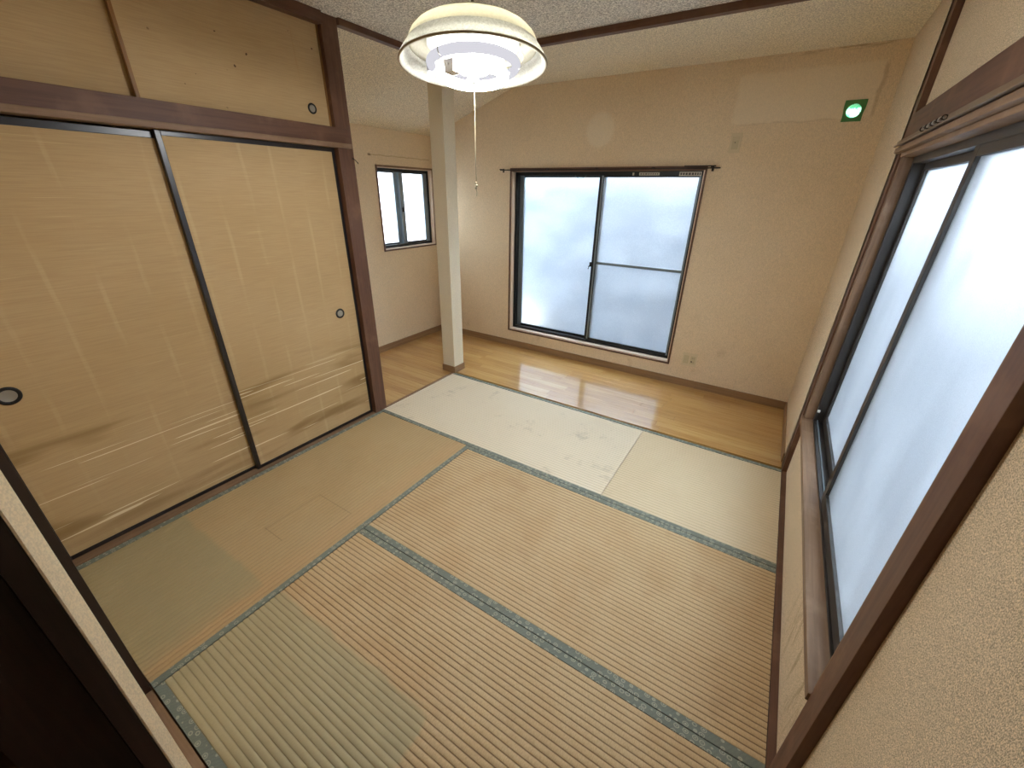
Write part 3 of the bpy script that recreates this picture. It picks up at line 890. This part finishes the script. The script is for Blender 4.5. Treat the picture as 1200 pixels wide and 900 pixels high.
# round pipe hole left by the air conditioner, covered by a green film
M['green'] = NT('green_plastic_sheet').set(Base_Color=lin(70, 128, 66), Roughness=0.45).m
def mat_film():
    t = NT('backlit_green_film')
    t.t.nodes.remove(t.b)
    tr = t.n('ShaderNodeBsdfTranslucent')
    tp = t.n('ShaderNodeBsdfTransparent')
    n = t.noise(t.mapped((1, 1, 1)), 55.0, 3.0, 0.6, 1.5)
    t.l(t.mix(t.fr(n, 0.4, 0.6), (0.25, 0.75, 0.45, 1), (0.8, 1.0, 0.85, 1)), tr.inputs[0])
    t.l(t.mix(t.fr(n, 0.4, 0.6), (0.20, 0.60, 0.35, 1), (0.75, 1.0, 0.82, 1)), tp.inputs[0])
    m = t.n('ShaderNodeMixShader'); m.inputs[0].default_value = 0.6
    t.l(tr.outputs[0], m.inputs[1]); t.l(tp.outputs[0], m.inputs[2]); t.l(m.outputs[0], t.out.inputs['Surface'])
    return t.m
pc = thing('pipe_hole_cover', (HX, YB, HZ), 'green square cover with a daylit round hole', 'pipe cover')
bm = new_bm()
N = 40
sq, ring, sq2, ring2 = [], [], [], []
for k in range(N):
    a = 2 * math.pi * k / N
    c_, s_ = math.cos(a), math.sin(a)
    m_ = max(abs(c_), abs(s_))
    hw = 0.052 + 0.003 * math.sin(3 * a)
    for lst, (px, pz), yy in ((sq, (hw * c_ / m_, 0.056 * s_ / m_), -0.006), (ring, (0.036 * c_, 0.036 * s_), -0.006),
                              (sq2, (hw * c_ / m_, 0.056 * s_ / m_), 0.0), (ring2, (0.036 * c_, 0.036 * s_), 0.0)):
        lst.append(bm.verts.new((px, yy, pz)))
for k in range(N):
    j = (k + 1) % N
    for p, q in ((sq, ring), (ring, ring2), (ring2, sq2), (sq2, sq)):
        bm.faces.new((p[k], p[j], q[j], q[k]))
bmesh.ops.recalc_face_normals(bm, faces=bm.faces[:])
obj('sheet', bm, M['green'], pc)
bm = new_bm(); lathe(bm, [(0.036, -0.003), (0.036, -0.0022), (0.0001, -0.0022)], 40, (0, 0, 0), 'y')
obj('film', bm, mat_film(), pc)['label'] = 'bright crumpled translucent film'
bm = new_bm()
lathe(bm, [(0.036, 0.0), (0.039, 0.0), (0.039, TH), (0.036, TH)], 40, (0, 0, 0), 'y', closed=True)
obj('sleeve', bm, M['white_plastic'], pc)

# small hook on the corner post
hk = thing('hook', (0.004, 0.050, 1.69), 'small bent iron hook screwed into the corner post', 'hook')
bm = new_bm()
tube(bm, [(-0.002, 0, 0.012), (0.010, 0, 0.010), (0.022, 0.003, 0.0), (0.026, 0.010, -0.010), (0.020, 0.018, -0.014), (0.012, 0.022, -0.006)], 0.0022)
obj('shank', bm, M['dark'], hk, smooth=True)
bm = new_bm(); lathe(bm, [(0.006, -0.001), (0.006, 0.002), (0.0001, 0.0025)], 14, (0, 0, 0.012), 'x'); obj('collar', bm, M['dark'], hk)

# ---------------------------------------------------------------- pendant lamp
lp = thing('pendant_lamp', (1.301, -0.453, 1.915), 'cream bowl pendant lamp with lit ring tubes and pull cord', 'lamp')
tilt = Matrix.Rotation(0.067 * -1.0, 4, 'X') @ Matrix.Rotation(-0.054, 4, 'Y')
R_ = 0.24
def mat_shade(name, c1, c2, tw):
    t = NT(name)
    t.t.nodes.remove(t.b)
    n = t.noise(t.coord(), 160.0, 3.0, 0.7)
    c = t.mix(t.fr(n, 0.35, 0.68), c1, c2)
    d = t.n('ShaderNodeBsdfDiffuse'); tr = t.n('ShaderNodeBsdfTranslucent'); g = t.n('ShaderNodeBsdfGlossy')
    g.inputs['Roughness'].default_value = 0.35
    t.l(c, d.inputs[0]); t.l(c, tr.inputs[0])
    m = t.n('ShaderNodeMixShader'); m.inputs[0].default_value = tw
    t.l(d.outputs[0], m.inputs[1]); t.l(tr.outputs[0], m.inputs[2])
    m2 = t.n('ShaderNodeMixShader'); m2.inputs[0].default_value = 0.04
    t.l(m.outputs[0], m2.inputs[1]); t.l(g.outputs[0], m2.inputs[2])
    t.l(m2.outputs[0], t.out.inputs['Surface'])
    return t.m
def emit(name, colr, s):
    t = NT(name)
    t.t.nodes.remove(t.b)
    e = t.n('ShaderNodeEmission'); e.inputs[0].default_value = colr; e.inputs[1].default_value = s
    t.l(e.outputs[0], t.out.inputs['Surface'])
    return t.m
def lampart(name, bm, mat, parent=lp, smooth=True):
    bmesh.ops.transform(bm, matrix=tilt, verts=bm.verts[:])
    return obj(name, bm, mat, parent, smooth)
th = 0.004
def shell(pts):
    inner = [(max(r - th, 0.0005), h - th) for r, h in pts[::-1]]
    return pts + inner
dome = [(0.208, 0.046)] + [(0.208 * math.cos(a) ** 0.85, 0.046 + 0.076 * math.sin(a)) for a in [math.radians(k) for k in (8, 18, 30, 42, 54, 64, 72, 78)]]
bm = new_bm(); lathe(bm, shell(dome), 72, closed=True)
shade = lampart('lamp_shade', bm, mat_shade('cream_acrylic', (0.60, 0.57, 0.46, 1), (0.54, 0.51, 0.40, 1), 0.8))
bm = new_bm(); lathe(bm, shell([(R_, 0.0), (R_ - 0.004, 0.012), (R_ - 0.018, 0.032), (0.2095, 0.0465)]), 72, closed=True)
lampart('shade_band', bm, mat_shade('speckled_white_acrylic', (0.62, 0.61, 0.55, 1), (0.46, 0.445, 0.38, 1), 0.74), shade)['label'] = 'speckled white lower band'
bm = new_bm(); torus(bm, R_ - 0.001, 0.0034, (0, 0, 0), 'z', 72, 8)
lampart('rim', bm, NT('brownish_rim').set(Base_Color=lin(150, 132, 96), Roughness=0.5).m, shade)
bm = new_bm(); lathe(bm, [(0.150, 0.058), (0.150, 0.050), (0.118, 0.044), (0.060, 0.040), (0.058, -0.008), (0.050, -0.018), (0.0005, -0.018)], 48)
lampart('holder', bm, NT('white_enamel').set(Base_Color=lin(186, 184, 180), Roughness=0.45).m)
bm = new_bm(); torus(bm, 0.140, 0.0145, (0, 0, 0.000), 'z', 72, 14)
lampart('ring_tube', bm, emit('large_tube_glow', (0.93, 0.92, 1.0, 1), 0.27))['label'] = 'large dim circular tube'
bm = new_bm(); torus(bm, 0.100, 0.0150, (0, 0, -0.030), 'z', 72, 14)
lampart('ring_tube', bm, emit('small_tube_glow', (0.97, 0.985, 1.0, 1), LAMP))['label'] = 'small brightly lit circular tube'
for k in range(3):
    a = math.radians(25 + 120 * k)
    c_, s_ = math.cos(a), math.sin(a)
    bm = new_bm()
    tube(bm, [(0.14 * c_, 0.14 * s_, 0.052), (0.164 * c_, 0.164 * s_, 0.020), (0.160 * c_, 0.160 * s_, -0.006), (0.150 * c_, 0.150 * s_, -0.016)], 0.0016, 6)
    lampart('tube_clip', bm, M['steel'])
    bm = new_bm()
    tube(bm, [(0.055 * c_, 0.055 * s_, -0.018), (0.100 * c_, 0.100 * s_, -0.022), (0.119 * c_, 0.119 * s_, -0.024), (0.114 * c_, 0.114 * s_, -0.042)], 0.0016, 6)
    lampart('tube_clip', bm, M['steel'])
for a, rr, zz in ((200, 0.140, 0.000), (265, 0.100, -0.030)):
    a = math.radians(a)
    bm = new_bm(); bx(bm, -0.018, 0.018, -0.020, 0.020, -0.0175, 0.0175, bev=0.004)
    bmesh.ops.transform(bm, matrix=Matrix.Translation((rr * math.cos(a), rr * math.sin(a), zz)) @ Matrix.Rotation(a, 4, 'Z'), verts=bm.verts[:])
    lampart('tube_connector', bm, NT('grey_connector').set(Base_Color=lin(150, 150, 150), Roughness=0.5).m if zz > -0.01 else M['white_plastic'], smooth=False)
bm = new_bm(); bx(bm, -0.012, 0.012, -0.008, 0.008, -0.050, -0.016, bev=0.003); lampart('switch', bm, M['white_plastic'], smooth=False)
bm = new_bm(); lathe(bm, [(0.045, 0.116), (0.034, 0.126), (0.020, 0.132), (0.016, 0.150), (0.008, 0.156), (0.004, 0.17)], 32)
lampart('cap', bm, NT('brass_brown_cap').set(Base_Color=lin(120, 108, 82), Roughness=0.5).m)
top = tilt @ Vector((0, 0, 0.165))
bm = new_bm(); tube(bm, [top, (top.x * 0.6, top.y * 0.6, 0.28), (0, 0, 0.41)], 0.004)
obj('cable', bm, M['white_plastic'], lp, True)
bm = new_bm(); lathe(bm, [(0.032, 0.445), (0.032, 0.425), (0.022, 0.408), (0.0005, 0.405)], 32)
obj('ceiling_rose', bm, M['white_plastic'], lp, True)
sw = tilt @ Vector((0, 0, -0.048))
bm = new_bm()
tube(bm, [sw, (sw.x + 0.001, sw.y, -0.12), (sw.x - 0.001, sw.y + 0.001, -0.25), (sw.x + 0.002, sw.y, -0.345)], 0.0011, 6)
obj('pull_cord', bm, NT('cream_cord').set(Base_Color=lin(150, 138, 108), Roughness=0.7).m, lp, True)
bm = new_bm()
for dz, dx in ((-0.347, 0.0), (-0.356, 0.004), (-0.364, 0.0)):
    bmesh.ops.create_icosphere(bm, subdivisions=2, radius=0.0045, matrix=Matrix.Translation((sw.x + dx, sw.y, dz)))
tube(bm, [(sw.x, sw.y, -0.364), (sw.x + 0.004, sw.y, -0.378), (sw.x + 0.003, sw.y, -0.392)], 0.0012, 6)
obj('cord_knot', bm, NT('cream_cord_knot').set(Base_Color=lin(150, 138, 108), Roughness=0.7).m, lp, True)

# ---------------------------------------------------------------- outside
b = new_bm(); bx(b, -8, 10, -8, 12, -0.9, -0.6)
struct('ground', b, M['paving'], 'paved ground outside the windows', 'ground')
b = new_bm(); bx(b, 4.1, 4.3, -6, 3.4, -0.6, 1.75)  # unseen wall, added to darken the wide window's panes
struct('added_outside_wall', b, M['concrete'], 'added unseen wall dimming the wide window', 'wall')
b = new_bm(); bx(b, -1.6, 4.3, 3.4, 3.6, -0.6, 1.9)  # unseen wall, added to hold back low daylight behind the back panes
struct('added_outside_wall', b, M['concrete'], 'added unseen wall dimming the large back window', 'wall')

b = new_bm(); bx(b, -0.85, -0.35, 3.0, 3.3, -0.6, 0.02, bev=0.02)  # guessed box, added for the bright glow low in the back pane
struct('added_white_box', b, M['white_plastic'], 'added white box outside, for the glow in the frosted glass', 'box')
